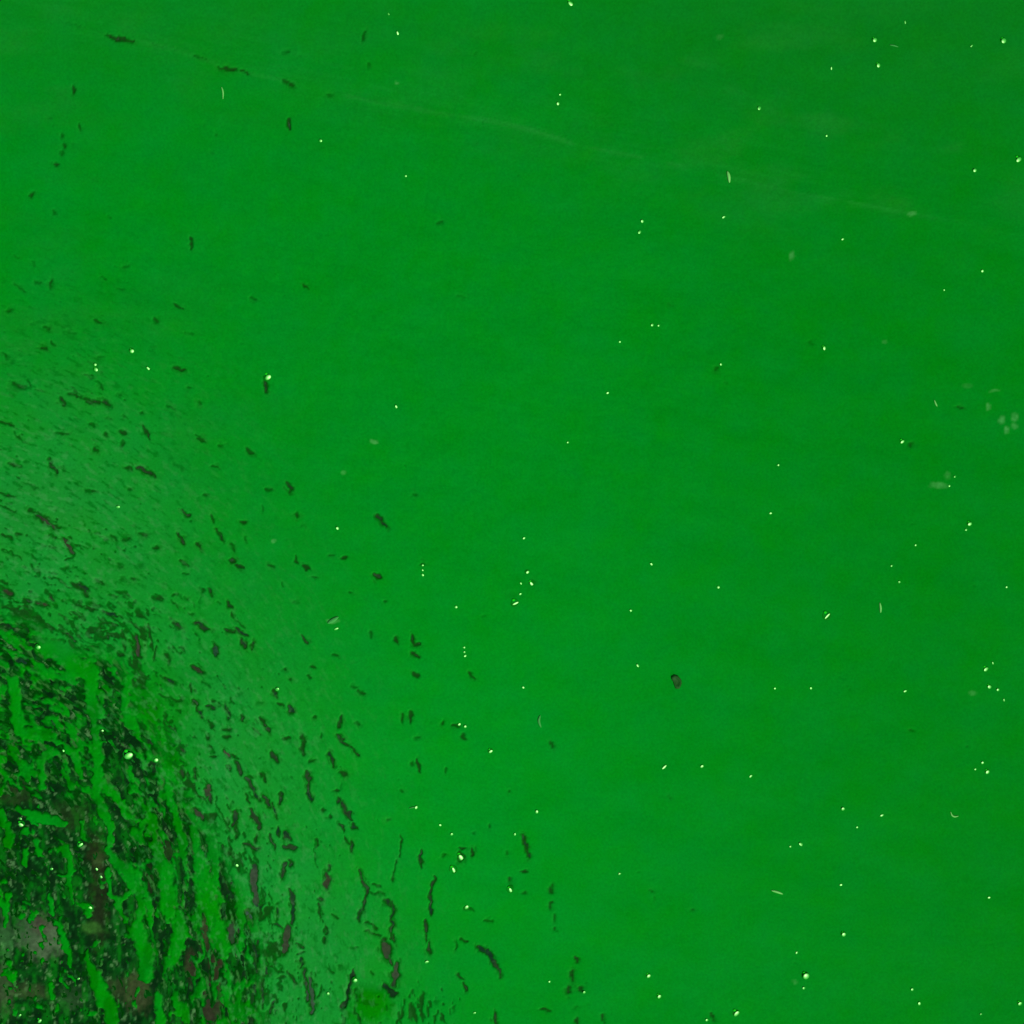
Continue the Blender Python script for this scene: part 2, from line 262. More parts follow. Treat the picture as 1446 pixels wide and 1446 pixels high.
def film_material():
    m, nt, p = princ('green_film')
    at = nt.nodes.new('ShaderNodeAttribute'); at.attribute_name = 'vertex_tint'
    tc = nt.nodes.new('ShaderNodeTexCoord')
    n = nt.nodes.new('ShaderNodeTexNoise'); n.inputs['Scale'].default_value = 620; n.inputs['Detail'].default_value = 3
    nt.links.new(tc.outputs['Object'], n.inputs['Vector'])
    hs = nt.nodes.new('ShaderNodeHueSaturation')
    mr = nt.nodes.new('ShaderNodeMapRange'); mr.inputs[1].default_value = .3; mr.inputs[2].default_value = .7
    mr.inputs[3].default_value = .91; mr.inputs[4].default_value = 1.09
    nt.links.new(n.outputs['Fac'], mr.inputs[0]); nt.links.new(mr.outputs[0], hs.inputs['Value'])
    nt.links.new(at.outputs['Color'], hs.inputs['Color'])
    # coarser cloudiness, a little towards yellow or blue
    n2 = nt.nodes.new('ShaderNodeTexNoise'); n2.inputs['Scale'].default_value = 26; n2.inputs['Detail'].default_value = 7; n2.inputs['Roughness'].default_value = .68
    nt.links.new(tc.outputs['Object'], n2.inputs['Vector'])
    mr2 = nt.nodes.new('ShaderNodeMapRange'); mr2.inputs[1].default_value = .35; mr2.inputs[2].default_value = .65
    mr2.inputs[3].default_value = .4975; mr2.inputs[4].default_value = .5025
    nt.links.new(n2.outputs['Fac'], mr2.inputs[0]); nt.links.new(mr2.outputs[0], hs.inputs['Hue'])
    nt.links.new(hs.outputs[0], p.inputs['Base Color'])
    p.inputs['Roughness'].default_value = .55; p.inputs['Specular IOR Level'].default_value = .012
    bp = nt.nodes.new('ShaderNodeBump'); bp.inputs['Strength'].default_value = .05; bp.inputs['Distance'].default_value = .0004
    nt.links.new(n.outputs['Fac'], bp.inputs['Height']); nt.links.new(bp.outputs[0], p.inputs['Normal'])
    return m

def water_material():
    m, nt, p = princ('murky_water')
    at = nt.nodes.new('ShaderNodeAttribute'); at.attribute_name = 'vertex_tint'
    tc = nt.nodes.new('ShaderNodeTexCoord')
    n = nt.nodes.new('ShaderNodeTexNoise'); n.inputs['Scale'].default_value = 330; n.inputs['Detail'].default_value = 4
    nt.links.new(tc.outputs['Object'], n.inputs['Vector'])
    mr = nt.nodes.new('ShaderNodeMapRange'); mr.inputs[1].default_value = .3; mr.inputs[2].default_value = .7
    mr.inputs[3].default_value = .75; mr.inputs[4].default_value = 1.25
    hs = nt.nodes.new('ShaderNodeHueSaturation')
    nt.links.new(n.outputs['Fac'], mr.inputs[0]); nt.links.new(mr.outputs[0], hs.inputs['Value'])
    nt.links.new(at.outputs['Color'], hs.inputs['Color']); nt.links.new(hs.outputs[0], p.inputs['Base Color'])
    p.inputs['Roughness'].default_value = .3; p.inputs['Specular IOR Level'].default_value = .12
    return m

def plain(name, col, rough=.6, spec=.3, tint=None, scale=900):
    m, nt, p = princ(name)
    tc = nt.nodes.new('ShaderNodeTexCoord'); n = nt.nodes.new('ShaderNodeTexNoise'); n.inputs['Scale'].default_value = scale
    nt.links.new(tc.outputs['Object'], n.inputs['Vector'])
    mx = nt.nodes.new('ShaderNodeMix'); mx.data_type = 'RGBA'
    c = lin(col) / K
    mx.inputs['A'].default_value = (*(c * .8), 1); mx.inputs['B'].default_value = (*(c * 1.2), 1)
    nt.links.new(n.outputs['Fac'], mx.inputs['Factor']); nt.links.new(mx.outputs['Result'], p.inputs['Base Color'])
    p.inputs['Roughness'].default_value = rough; p.inputs['Specular IOR Level'].default_value = spec
    if tint: p.inputs['Specular Tint'].default_value = (*tint, 1)
    return m

# ------------------------------------------------------------------ sheet builder
def sheet(name, us, vs, Z, col, mat, keep=None):
    nu, nv = len(us), len(vs)
    U, V = np.meshgrid(us, vs)
    co = np.empty((nv, nu, 3), np.float32)
    co[..., 0] = wx(U); co[..., 1] = wy(V); co[..., 2] = Z
    idx = np.arange(nu * nv).reshape(nv, nu)
    q = np.stack([idx[1:, :-1], idx[1:, 1:], idx[:-1, 1:], idx[:-1, :-1]], -1).reshape(-1, 4)
    if keep is not None:
        k = (keep[1:, :-1] | keep[1:, 1:] | keep[:-1, 1:] | keep[:-1, :-1]).reshape(-1); q = q[k]
    used = np.zeros(nu * nv, bool); used[q.reshape(-1)] = True
    remap = np.cumsum(used) - 1; q = remap[q]
    co = co.reshape(-1, 3)[used]; c4 = np.ones((len(co), 4), np.float32); c4[:, :3] = col.reshape(-1, 3)[used]
    me = bpy.data.meshes.new(name)
    me.vertices.add(len(co)); me.vertices.foreach_set('co', co.reshape(-1))
    me.loops.add(len(q) * 4); me.loops.foreach_set('vertex_index', q.reshape(-1).astype(np.int32))
    me.polygons.add(len(q)); me.polygons.foreach_set('loop_start', np.arange(0, len(q) * 4, 4, dtype=np.int32))
    me.polygons.foreach_set('use_smooth', np.ones(len(q), bool))
    a = me.attributes.new('vertex_tint', 'FLOAT_COLOR', 'POINT'); a.data.foreach_set('color', c4.reshape(-1))
    me.update(calc_edges=True)
    return link(name, me, mat)

def axis(lo, fine_lo, fine_hi, hi, fine, coarse):
    a = np.arange(lo, fine_lo, coarse); b = np.arange(fine_lo, fine_hi, fine); c = np.arange(fine_hi, hi + coarse, coarse)
    return np.concatenate([a, b, c])

# ------------------------------------------------------------------ the film
us = axis(-90, -6, 700, 1540, 1.25, 3.2)
vs = axis(-90, 330, 1452, 1540, 1.25, 2.6)
U, V, op, rim, rb, dm, om, n1, n2, n3, s, r = field(us, vs)

def mixc(c, d, f): return c + (d - c) * f[..., None]
def gb(x, y, rx, ry): return np.exp(-(((U - x) / rx) ** 2 + ((V - y) / ry) ** 2))
base = np.broadcast_to(lin((0, 138, 26)), U.shape + (3,)).copy()
base = mixc(base, lin((0, 130, 21)), sstep(700, 1300, U + .25 * (500 - V)) * .9)
base = mixc(base, lin((0, 147, 29)), gb(560, 1180, 300, 330) * .9)
base = mixc(base, lin((8, 130, 28)), gb(0, 0, 700, 150) * .8)
base = mixc(base, lin((8, 122, 25)), gb(1300, -20, 620, 250) * .95)
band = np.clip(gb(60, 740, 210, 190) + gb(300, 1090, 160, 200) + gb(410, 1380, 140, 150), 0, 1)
base = mixc(base, lin((26, 145, 46)), band * .85)  # sky reflection veil, painted into the film colour as a greyer band
# duller, browner patches
dull = sstep(.40, .75, fbm(U / 90, V / 40, 3, 6)) * np.clip(gb(1000, 90, 420, 130) + gb(0, 60, 300, 120) + gb(1250, 250, 250, 90) + gb(0, 650, 300, 300) + gb(400, 1430, 200, 120), 0, 1)
base = mixc(base, lin((26, 132, 36)), dull * (.25 + .35 * fbm(U / 7, V / 5, 1, 2)))
# faint drift line across the top
lx = np.array([-90, 60, 250, 330, 420, 560, 700, 820, 1000, 1160, 1290, 1540]); ly = np.array([10, 30, 72, 97, 118, 150, 172, 206, 243, 280, 302, 345])
ld = V - np.interp(U, lx, ly)
streak = fbm(U / 70, ld / 4.0, 2, 3)
lm = (np.exp(-((ld + (streak - .5) * 10) / 2.6) ** 2) * .9 + np.exp(-(ld / 14) ** 2) * sstep(.55, .75, streak) * .5) * sstep(60, 300, U) * sstep(1420, 1200, U) * (.4 + .8 * fbm(U / 50, V / 50, 1, 2))
base = mixc(base, lin((22, 138, 38)), lm * .8 * sstep(.3, .55, fbm(U / 34, V / 34, 7, 2)))
lm2 = np.exp(-((ld + 12) / 60) ** 2) * .7 * sstep(1400, 900, U) * sstep(.5, .8, fbm(U / 60, (V - U * .18) / 3.5, 6, 3))
base = mixc(base, lin((16, 140, 36)), lm2 * .5)
# corner film: thicker, yellower green
corner = np.clip(dm + gb(190, 1000, 60, 60) + gb(240, 1090, 35, 50), 0, 1)
base = mixc(base, lin((0, 138, 8)), corner * .9)
base = mixc(base, lin((0, 112, 2)), corner * sstep(.45, .7, fbm(U / 22, V / 40, 6, 2)) * .7)
blobm = 1 - sstep(.45, 1.25, np.hypot((U - 524 + (n1 - .5) * 30) / 38, (V - 1420 + (n2 - .5) * 22) / 30))
base = mixc(base, lin((0, 130, 0)), blobm)
base = mixc(base, lin((0, 104, 0)), blobm * sstep(.45, .7, fbm(U / 14, V / 9, 3, 3)))
# pale patches
for (x, y, rx, ry, a) in [(528,624,7,4,.9),(1325,685,12,5,.6),(1338,672,5,6,.35),(1396,574,3,6,.7),(1414,593,4,6,.7),(1421,607,3,6,.8),(1433,588,4,6,.55),(1432,600,5,5,.5),(1404,553,8,2,.4),(1365,545,8,4,.2),
                          (470,876,9,3,.8),(486,666,4,3,.5),(1118,361,3,8,.6),(1287,301,6,3,.6),(387,765,4,3,.7),(1373,979,6,4,.4),(1249,484,4,3,.3),(560,117,4,3,.5),(205,905,3,26,.5),(1123,1386,4,4,.4),(1016,55,5,4,.3)]:
    e = np.hypot((U - x + (n3 - .5) * 4) / rx, (V - y + (n1 - .5) * 6) / ry)
    base = mixc(base, lin((92, 180, 92)), (1 - sstep(.5, 1.3, e)) * a * .55 * (.5 + fbm(U / 4, V / 4, 2, 2)))
# thin film is darker; rims of holes are greyish
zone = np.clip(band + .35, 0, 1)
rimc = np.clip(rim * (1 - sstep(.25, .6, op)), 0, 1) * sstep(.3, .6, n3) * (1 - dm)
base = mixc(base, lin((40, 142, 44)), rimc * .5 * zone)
base = mixc(base, lin((0, 96, 10)), sstep(.08, .7, op) * (1 - rb))
base = mixc(base, mixc(np.broadcast_to(lin((22, 64, 20)), U.shape + (3,)), lin((0, 62, 4)), dm), sstep(.4, .9, op) * (1 - rb) * (.8 + .2 * dm))
speck = sstep(.55, .8, fbm(s / 9, r / 4, 2, 3)) * np.clip(band * .9 + gb(100, 600, 180, 260) * .7, 0, 1)
base = mixc(base, lin((0, 112, 16)), speck * .8)
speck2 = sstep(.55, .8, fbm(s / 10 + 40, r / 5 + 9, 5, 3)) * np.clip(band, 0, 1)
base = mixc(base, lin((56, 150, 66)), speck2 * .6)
# light caught on small ridges in the broken corner, painted as pale streaks
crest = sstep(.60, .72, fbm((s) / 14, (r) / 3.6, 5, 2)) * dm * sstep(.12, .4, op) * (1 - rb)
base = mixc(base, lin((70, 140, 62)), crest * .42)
Z = 0.0009 - op * 0.00102 + rb * .0003 + (fbm(U / 18, V / 18, 2, 3) - .5) * .0005 * (dm * 1.2 + .1 + band * .3)
Z += (fbm(s / 16, r / 5, 5, 3) - .5) * .0016 * dm * (1 - rb)
def swell(U, V):      # the water itself is not quite level; the film rides on it
    c = np.clip(np.exp(-(((U - 640) / 420) ** 2 + ((V - 420) / 340) ** 2)) + .45, 0, 1)
    return (fbm((U + .35 * V) / 26, (V - .7 * U) / 17, 1, 3) - .5) * .0009 * c + (fbm(U / 110, (V - .3 * U) / 60, 4, 2) - .5) * .0022
Z += np.exp(-((ld + (streak - .5) * 14) / 3.5) ** 2) * .00016 * sstep(.35, .6, fbm(U / 60, V / 60, 3, 2))
Z += sstep(.5, .8, fbm(U / 90, (ld + 40) / 5, 6, 3)) * np.exp(-((ld + 45) / 50) ** 2) * sstep(600, 1000, U) * .00016 + blobm * .0012 * np.clip(1 - op, 0, 1)
keep = Z > -0.0005
Z += swell(U, V)
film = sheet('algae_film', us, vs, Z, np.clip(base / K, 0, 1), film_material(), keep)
tag(film, 'bright green film of algae lying on the water, torn into holes and strips at the lower left', 'algae film', kind='stuff')

# ------------------------------------------------------------------ the water below
uw = np.concatenate([np.arange(-90, 720, 2.2), np.arange(720, 1545, 16)]); vw = np.concatenate([np.arange(-90, 480, 8), np.arange(480, 1545, 2.2)])
U, V = np.meshgrid(uw, vw)
cx, cy = -350.0, 1500.0
r2 = np.hypot(U - cx, V - cy); s2 = np.arctan2(V - cy, U - cx) * 850
wc = np.broadcast_to(lin((34, 66, 28)), U.shape + (3,)).copy()
wc = mixc(wc, lin((10, 58, 26)), sstep(.4, .65, fbm(U / 16, V / 16, 2, 3)))
wc = mixc(wc, lin((44, 84, 44)), sstep(.55, .75, fbm(U / 8, V / 8, 5, 3)))
dm2 = poly_mask(U, V, DENSE, 26)
wc = mixc(wc, lin((0, 46, 3)), dm2 * .97)
wc = mixc(wc, lin((2, 84, 8)), dm2 * sstep(.45, .75, fbm(s2 / 30, r2 / 12, 3, 4)) * .8)
wc = mixc(wc, lin((30, 104, 36)), dm2 * sstep(.6, .78, fbm(s2 / 13, r2 / 5, 6, 3)) * .8)
wc = mixc(wc, lin((0, 112, 4)), dm2 * sstep(.52, .7, fbm(U / 12 + r2 / 60, V / 44, 5, 2)) * .7)
wc = mixc(wc, lin((0, 40, 2)), dm2 * sstep(.5, .7, fbm(s2 / 16, r2 / 6, 7, 3)) * .8)
wc = mixc(wc, lin((96, 150, 84)), dm2 * sstep(.70, .82, fbm(s2 / 14, r2 / 5, 1, 2)) * .6)
E1 = .5 * fbm(U / 9, V / 9, 4, 3) + .5 * fbm(s2 / 12, r2 / 5, 1, 3); E2 = fbm(U / 5, V / 6, 3, 3)
for (x, y, rx, ry, c, a) in [(60,1325,26,26,(84,104,68),1.1),(40,1310,20,20,(56,82,48),.8),(58,1306,12,12,(78,64,52),.8),(8,1320,9,40,(64,112,56),.7),(5,1400,14,30,(70,84,50),.7),(42,1400,26,10,(70,84,44),.5),
                             (140,1270,13,60,(34,42,16),.8),(135,1205,14,26,(40,42,14),.8),(100,1150,24,22,(34,58,18),.6),(18,1120,30,14,(40,56,22),.7),(8,1098,16,10,(40,110,24),.7),
                             (175,1395,24,16,(62,70,34),.6),(195,1400,16,26,(66,72,38),.8),(100,1410,18,16,(48,84,40),.6),(211,1240,8,22,(36,42,14),.8),(237,1200,9,16,(36,48,20),.8),
                             (290,1320,9,22,(62,58,30),1),(329,1312,10,24,(58,66,44),1),(308,1370,12,24,(60,46,26),1),(270,1362,8,20,(58,50,28),1),(295,1425,16,30,(54,48,28),1),
                             (358,1245,14,26,(62,74,52),1),(350,1290,12,14,(56,82,62),1),(404,1330,14,26,(64,66,42),1),(461,1246,9,12,(62,58,36),1),(545,1340,14,18,(56,66,40),1),(559,1372,10,18,(60,72,46),1),
                             (440,1410,14,50,(56,80,54),1),(96,770,10,14,(60,58,34),1),(66,738,22,12,(56,66,40),1),(10,838,14,9,(56,56,30),1),(62,852,14,9,(56,56,30),1),(193,915,9,18,(66,64,48),1),(35,935,14,10,(24,64,40),.7),
                             (280,1148,12,10,(64,64,42),1),(294,1115,9,14,(66,70,44),1),(320,1064,10,8,(78,74,54),1),(281,945,14,7,(54,58,32),1),(303,920,6,10,(20,70,46),.6),(495,1400,12,24,(0,44,6),1),(552,1400,12,12,(0,44,6),1),(138,1215,8,9,(60,84,36),.7),(130,1310,12,8,(56,110,34),.8)]:
    e = np.hypot((U - x) / rx, (V - y) / ry) + (E1 - .5) * 1.6
    c = (c[0] * (.86 if c[0] > c[1] * .85 and c[0] < 65 else .95), c[1] * 1.02, c[2])
    wc = mixc(wc, lin(c), (1 - sstep(.5, 1.5, e)) * a * (.55 + .6 * E2))
Zw = (fbm(s2 / 22, r2 / 8, 4, 3) - .5) * .0007 * dm2 + (vnoise(U / 12, V / 12, 6) - .5) * .00008
Zw += swell(U, V)
water = sheet('water', uw, vw, Zw, np.clip(wc / K, 0, 1), water_material())
tag(water, 'murky dark water showing through the holes in the green film', kind='structure')

# ------------------------------------------------------------------ surface height lookup
def hz(x, y):
    i = min(max(int(np.searchsorted(us, x)), 0), len(us) - 1); j = min(max(int(np.searchsorted(vs, y)), 0), len(vs) - 1)
    return max(float(Z[j, i]), float(swell(np.array([[float(x)]]), np.array([[float(y)]]))[0, 0]))

# ------------------------------------------------------------------ bubbles
mat_bub = plain('bubble_skin', (20, 170, 30), .36, 1.0, (.46, 1, .34))
mat_collar = plain('bubble_collar', (0, 120, 14), .5, .03)  # ring round a bubble, a slightly darker green than the film
mat_caustic = plain('bubble_caustic', (20, 205, 20), .6, .05)  # bright green stands in for sunlight passing through the bubble
H = (SUN + Vector((0, 0, 1))).normalized()

def dome_mesh(name, rings=5, seg=12, flat=.30):
    v = []; f = []
    for k in range(rings):
        t = (k + 1) / rings * math.pi / 2
        for i in range(seg):
            a = 2 * math.pi * i / seg; v.append((math.sin(t) * math.cos(a), math.sin(t) * math.sin(a), math.cos(t) * flat))
    v.append((0, 0, flat)); top = len(v) - 1
    base = len(v)
    for i in range(seg):
        a = 2 * math.pi * i / seg; v.append((.8 * math.cos(a), .8 * math.sin(a), -flat * .8))
    v.append((0, 0, -flat)); bot = len(v) - 1
    for i in range(seg):
        j = (i + 1) % seg; f.append((top, i, j))
        for k in range(rings - 1): f.append((k * seg + i, (k + 1) * seg + i, (k + 1) * seg + j, k * seg + j))
        e = (rings - 1) * seg; f.append((e + i, base + i, base + j, e + j)); f.append((base + i, bot, base + j))
    me = bpy.data.meshes.new(name); me.from_pydata(v, [], f)
    me.polygons.foreach_set('use_smooth', [True] * len(f)); me.update()
    return me
mat_bub.node_tree.nodes['Principled BSDF'].inputs['IOR'].default_value = 1.75
dome = dome_mesh('bubble_dome'); dome.materials.append(mat_bub)
caustic_me = dome_mesh('bubble_caustic', 3, 8, .4); caustic_me.materials.append(mat_caustic)

def ring_mesh(name, seg=16, ri=.55, ro=1.15, h=.05):
    v = []; f = []
    for i in range(seg):
        a = 2 * math.pi * i / seg; c, s_ = math.cos(a), math.sin(a)
        for (q, z) in ((ri, -.2), (ri + .1, h * .7), ((ri + ro) / 2, h), (ro, -.2)): v.append((q * c, q * s_, z))
    for i in range(seg):
        j = (i + 1) % seg
        for k in range(3): f.append((i * 4 + k, i * 4 + k + 1, j * 4 + k + 1, j * 4 + k))
    me = bpy.data.meshes.new(name); me.from_pydata(v, [], f); me.polygons.foreach_set('use_smooth', [True] * len(f)); me.update(); return me
ring_me = ring_mesh('collar'); ring_me.materials.append(mat_collar)

def place(o, x, y, z, rot, sc):
    o.matrix_world = Matrix.Translation((float(wx(x)), float(wy(y)), z)) @ rot @ Matrix.Diagonal((*sc, 1))

# x, y, width, height, label (None: one of the tiny ones that look alike)
BUB = [
(182,1067,12,9,'largest white shining bubble in the dark broken corner'),
(1138,1378,9,9,'biggest pale round bubble near the bottom right of the smooth film'),
(379,533,9,7,'shining bubble above a short dark slit in the upper left film'),
(806,6,5,9,'tall bright bubble at the top edge above the middle'),
(1235,57,6,6,'upper one of two bright bubbles left of the top right corner'),
(1240,93,5,6,'lower one of two bright bubbles left of the top right corner'),
(1417,58,7,7,'bright round bubble nearest the top right corner'),
(1438,226,8,6,'bright bubble at the right edge below the top right corner'),
(1376,241,5,5,'dim bubble left of the bright one on the right edge'),
(187,496,6,6,'bright bubble above and right of a pair in the left film'),
(136,522,5,6,'lower bubble of the touching pair near the left edge'),
(135,515,4,4,'upper bubble of the touching pair near the left edge'),
(221,1073,6,6,'small star bright bubble right of the largest bubble in the corner'),
(651,1211,6,10,'tall bubble in a small dark hole below the middle'),
(641,1229,4,10,'thin bubble just below the tall bubble in a small dark hole'),
(659,1281,6,5,'three cornered bubble under the tall thin ones below the middle'),
(721,1257,4,8,'leaning oval bubble under a long dark slit'),
(502,1384,6,6,'bubble beside the dark slit over the round green swelling'),
(1191,1319,6,6,'bright round bubble above and right of the biggest pale one'),
(916,1378,6,5,'upper one of two round bubbles at the bottom edge'),
(931,1407,6,5,'lower one of two round bubbles at the bottom edge'),
(1040,1431,9,6,'oval bubble leaning at the bottom edge left of the big pale one'),
(1392,945,7,5,'curved bubble at the top of a loose cluster by the right edge'),
(1397,970,5,6,'roundest bubble of the loose cluster by the right edge'),
(1409,974,4,4,'small bubble right of the roundest one in the cluster'),
(1394,1090,6,5,'brightest bubble of the three below the loose cluster'),
(1369,740,6,5,'bright bubble with a tiny one below its left side'),
(1274,624,6,4,'bubble left of a small dark dimple in the right film'),
(751,825,4,8,'leaning bubble on the right of the ring of small bubbles'),
(728,852,9,3,'flat bubble at the foot of the ring of small bubbles'),
(745,808,5,4,'round bubble at the top of the ring of small bubbles'),
(649,1023,5,4,'left one of a pair of bubbles side by side'),(657,1026,4,4,'right one of a pair of bubbles side by side'),
(693,1061,6,4,'lone oval bubble right of the side by side pair'),
(55,914,6,6,'yellowish bubble on the green patch above the broken corner'),
(30,1165,5,8,'tall bubble in a black hole at the left edge of the corner'),
(128,1282,5,6,'white bubble in the darkest brown gap of the corner'),
(114,1193,7,4,'flat bubble under a green strip in the corner'),
(56,1442,6,4,'bubble at the very bottom of the dark corner'),
(1440,1417,6,5,'bright bubble in the bottom right corner'),
(1168,870,10,3,'flat pale bubble in the middle of the right film'),
(1164,492,4,6,'oval bubble right of a soft dark dimple'),
(1298,1417,4,5,None),(1288,1397,4,4,None),(1278,32,2,5,None),(1372,65,4,2,None),(1174,98,2,6,None),(1072,153,5,5,None),(1167,192,3,3,None),(1190,338,4,3,None),
(1387,383,4,4,None),(1333,410,2,3,None),(1022,307,5,3,None),(788,147,4,5,None),(791,134,3,3,None),(453,199,4,4,None),(562,48,3,7,None),(549,20,2,4,None),(907,313,4,5,None),
(903,328,5,4,None),(573,249,3,3,None),(210,521,3,7,None),(560,575,3,6,None),(921,459,4,4,None),(930,460,3,3,None),(875,483,3,3,None),(1018,515,3,4,None),
(858,555,4,3,None),(802,625,3,3,None),(1340,686,3,3,None),(1348,673,3,3,None),(1364,748,3,3,None),(1270,822,3,4,None),(1259,799,3,3,None),(1099,657,3,3,None),
(1088,725,4,3,None),(920,797,3,5,None),(1014,829,4,4,None),(891,862,3,4,None),(736,824,2,4,None),(735,839,4,3,None),(740,760,4,3,None),(477,746,4,5,None),
(597,798,3,3,None),(597,805,2,3,None),(597,812,3,4,None),(644,857,4,4,None),(656,914,3,3,None),(656,921,3,3,None),(657,926,4,3,None),(475,888,6,3,None),(739,971,3,4,None),
(392,973,5,5,None),(167,716,5,4,None),(901,940,3,6,None),(1145,972,3,4,None),(1094,972,3,3,None),(1278,976,5,3,None),(1402,937,2,5,None),(1418,989,2,5,None),(1387,1077,4,4,None),
(1377,1086,3,3,None),(938,1083,8,3,None),(991,1082,5,4,None),(1060,1096,5,3,None),(1190,1142,5,5,None),(1245,1151,5,3,None),(1210,1168,3,3,None),(1131,1192,4,7,None),(1116,1195,3,3,None),
(758,1146,4,5,None),(588,1140,5,4,None),(622,1165,3,4,None),(638,1178,4,4,None),(603,1358,6,4,None),(875,1234,4,3,None),(1187,1249,4,3,None),(1396,1267,4,3,None),
(1125,1345,4,3,None),(1135,1395,4,4,None),(1385,1432,3,3,None),(998,1440,4,4,None),(825,1401,4,4,None),(776,1386,3,3,None),(670,1430,4,3,None),(464,1403,4,5,None),
(1421,829,3,3,None),(137,1228,3,6,None),(143,1239,3,6,None),(73,1227,4,4,None),(145,1032,3,4,None),(111,1382,4,3,None),(335,1222,4,5,None),(90,1060,3,4,None),
(29,1156,3,4,None),(28,1434,4,3,None),(727,1178,3,4,None),(1293,770,3,3,None),
]
def where(x, y):
    v = 'upper' if y < 482 else ('middle' if y < 964 else 'lower'); h = 'left' if x < 482 else ('central' if x < 964 else 'right')
    return v, h
random.seed(3)
tiny = []
MARKS = [(182,1067,'the largest shining bubble'),(1138,1378,'the biggest pale bubble'),(379,533,'the bubble over a dark slit'),(806,6,'the tall top edge bubble'),
(1028,250,'the upright pale sliver'),(955,963,'the dark curled flake'),(1438,226,'the right edge bubble'),(1347,1150,'the hook shaped fibre'),(1098,1259,'the lying pale sliver'),
(763,1018,'the bent dull sliver'),(651,1211,'the tall bubble in its dark hole'),(524,1416,'the round green swelling'),(314,130,'the thin upper left fibre'),
(743,830,'the ring of small bubbles'),(1397,970,'the cluster by the right edge'),(1421,600,'the dull marks by the right edge'),(1327,684,'the broad pale smudge'),
(187,496,'the bright bubble at upper left'),(470,876,'the broad dull sliver'),(692,1350,'the big leaning dark slit'),(1243,858,'the thin upright sliver'),(1237,75,'the two top right bubbles'),
(528,624,'the pale smudge left of centre'),(140,1390,'the leaf shaped green strip'),(1191,1319,'the bright bubble at lower right'),(740,1195,'the long upright dark slit')]
for i, (x, y, bw, bh, lab) in enumerate(BUB):
    big = lab is not None and max(bw, bh) >= 6
    z = hz(x, y); m = max(bw, bh)
    j_ = .03 if lab else .13
    tilt = H + Vector((random.uniform(-j_, j_), random.uniform(-j_, j_), 0)); tilt.normalize()
    rot = tilt.to_track_quat('Z', 'Y').to_matrix().to_4x4()
    lean = Matrix.Rotation(random.uniform(-.45, .25) if bw != bh else 0, 4, 'Z')
    # the lit face of a bubble is smaller than the bubble itself
    sx, sy = bw * S * .54, bh * S * .54; sz = min(sx, sy) * .6
    if lab:
        t = bpy.data.objects.new('bubble', None); scene.collection.objects.link(t)
        t.location = (float(wx(x)), float(wy(y)), z); t.empty_display_size = .003
        o = link('skin', dome)
        o.parent = t
        o.matrix_local = Matrix.Translation((0, 0, min(sx, sy) * .25)) @ rot @ lean @ Matrix.Diagonal((sx, sy, sz, 1))
        c = link('collar', ring_me); c.parent = t
        q = m * S * .7
        c.matrix_local = Matrix.Translation((-q * .15, q * .2, 0)) @ Matrix.Diagonal((q, q, q * .5, 1))
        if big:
            b = link('caustic', caustic_me); b.parent = t
            b.matrix_local = Matrix.Translation((-m * S * .32, m * S * .55, m * S * .1)) @ Matrix.Diagonal((m * S * .22, m * S * .2, m * S * .15, 1))  # sun glint on the far side, made as a small bright bump
        tag(t, lab, 'bubble', 'bubbles caught in the green film')
    else:
        o = link('bubble', dome)
        place(o, x, y, z + min(sx, sy) * .2, rot @ lean, (sx, sy, sz))
        tiny.append((x, y, o))

slots = {}
for x, y, o in tiny:
    mx_, my_, nm = min(MARKS, key=lambda q: math.hypot(q[0] - x, q[1] - y))
    dx, dy = x - mx_, y - my_
    a = math.degrees(math.atan2(-dy, dx)) % 360
    dr = ['right of', 'above and right of', 'above', 'above and left of', 'left of', 'below and left of', 'below', 'below and right of'][int((a + 22.5) // 45) % 8]
    slots.setdefault((nm, dr), []).append((math.hypot(dx, dy), o))
for (nm, dr), lst in slots.items():
    lst.sort(key=lambda q: q[0])
    for k, (d, o) in enumerate(lst):
        pre = ['nearest tiny bubble', 'second nearest tiny bubble', 'third nearest tiny bubble', 'fourth nearest tiny bubble', 'fifth nearest tiny bubble', 'sixth nearest tiny bubble', 'seventh nearest tiny bubble'][k] if len(lst) > 1 else 'only tiny bubble'
        tag(o, f'{pre} {dr} {nm}', 'bubble', 'bubbles caught in the green film')

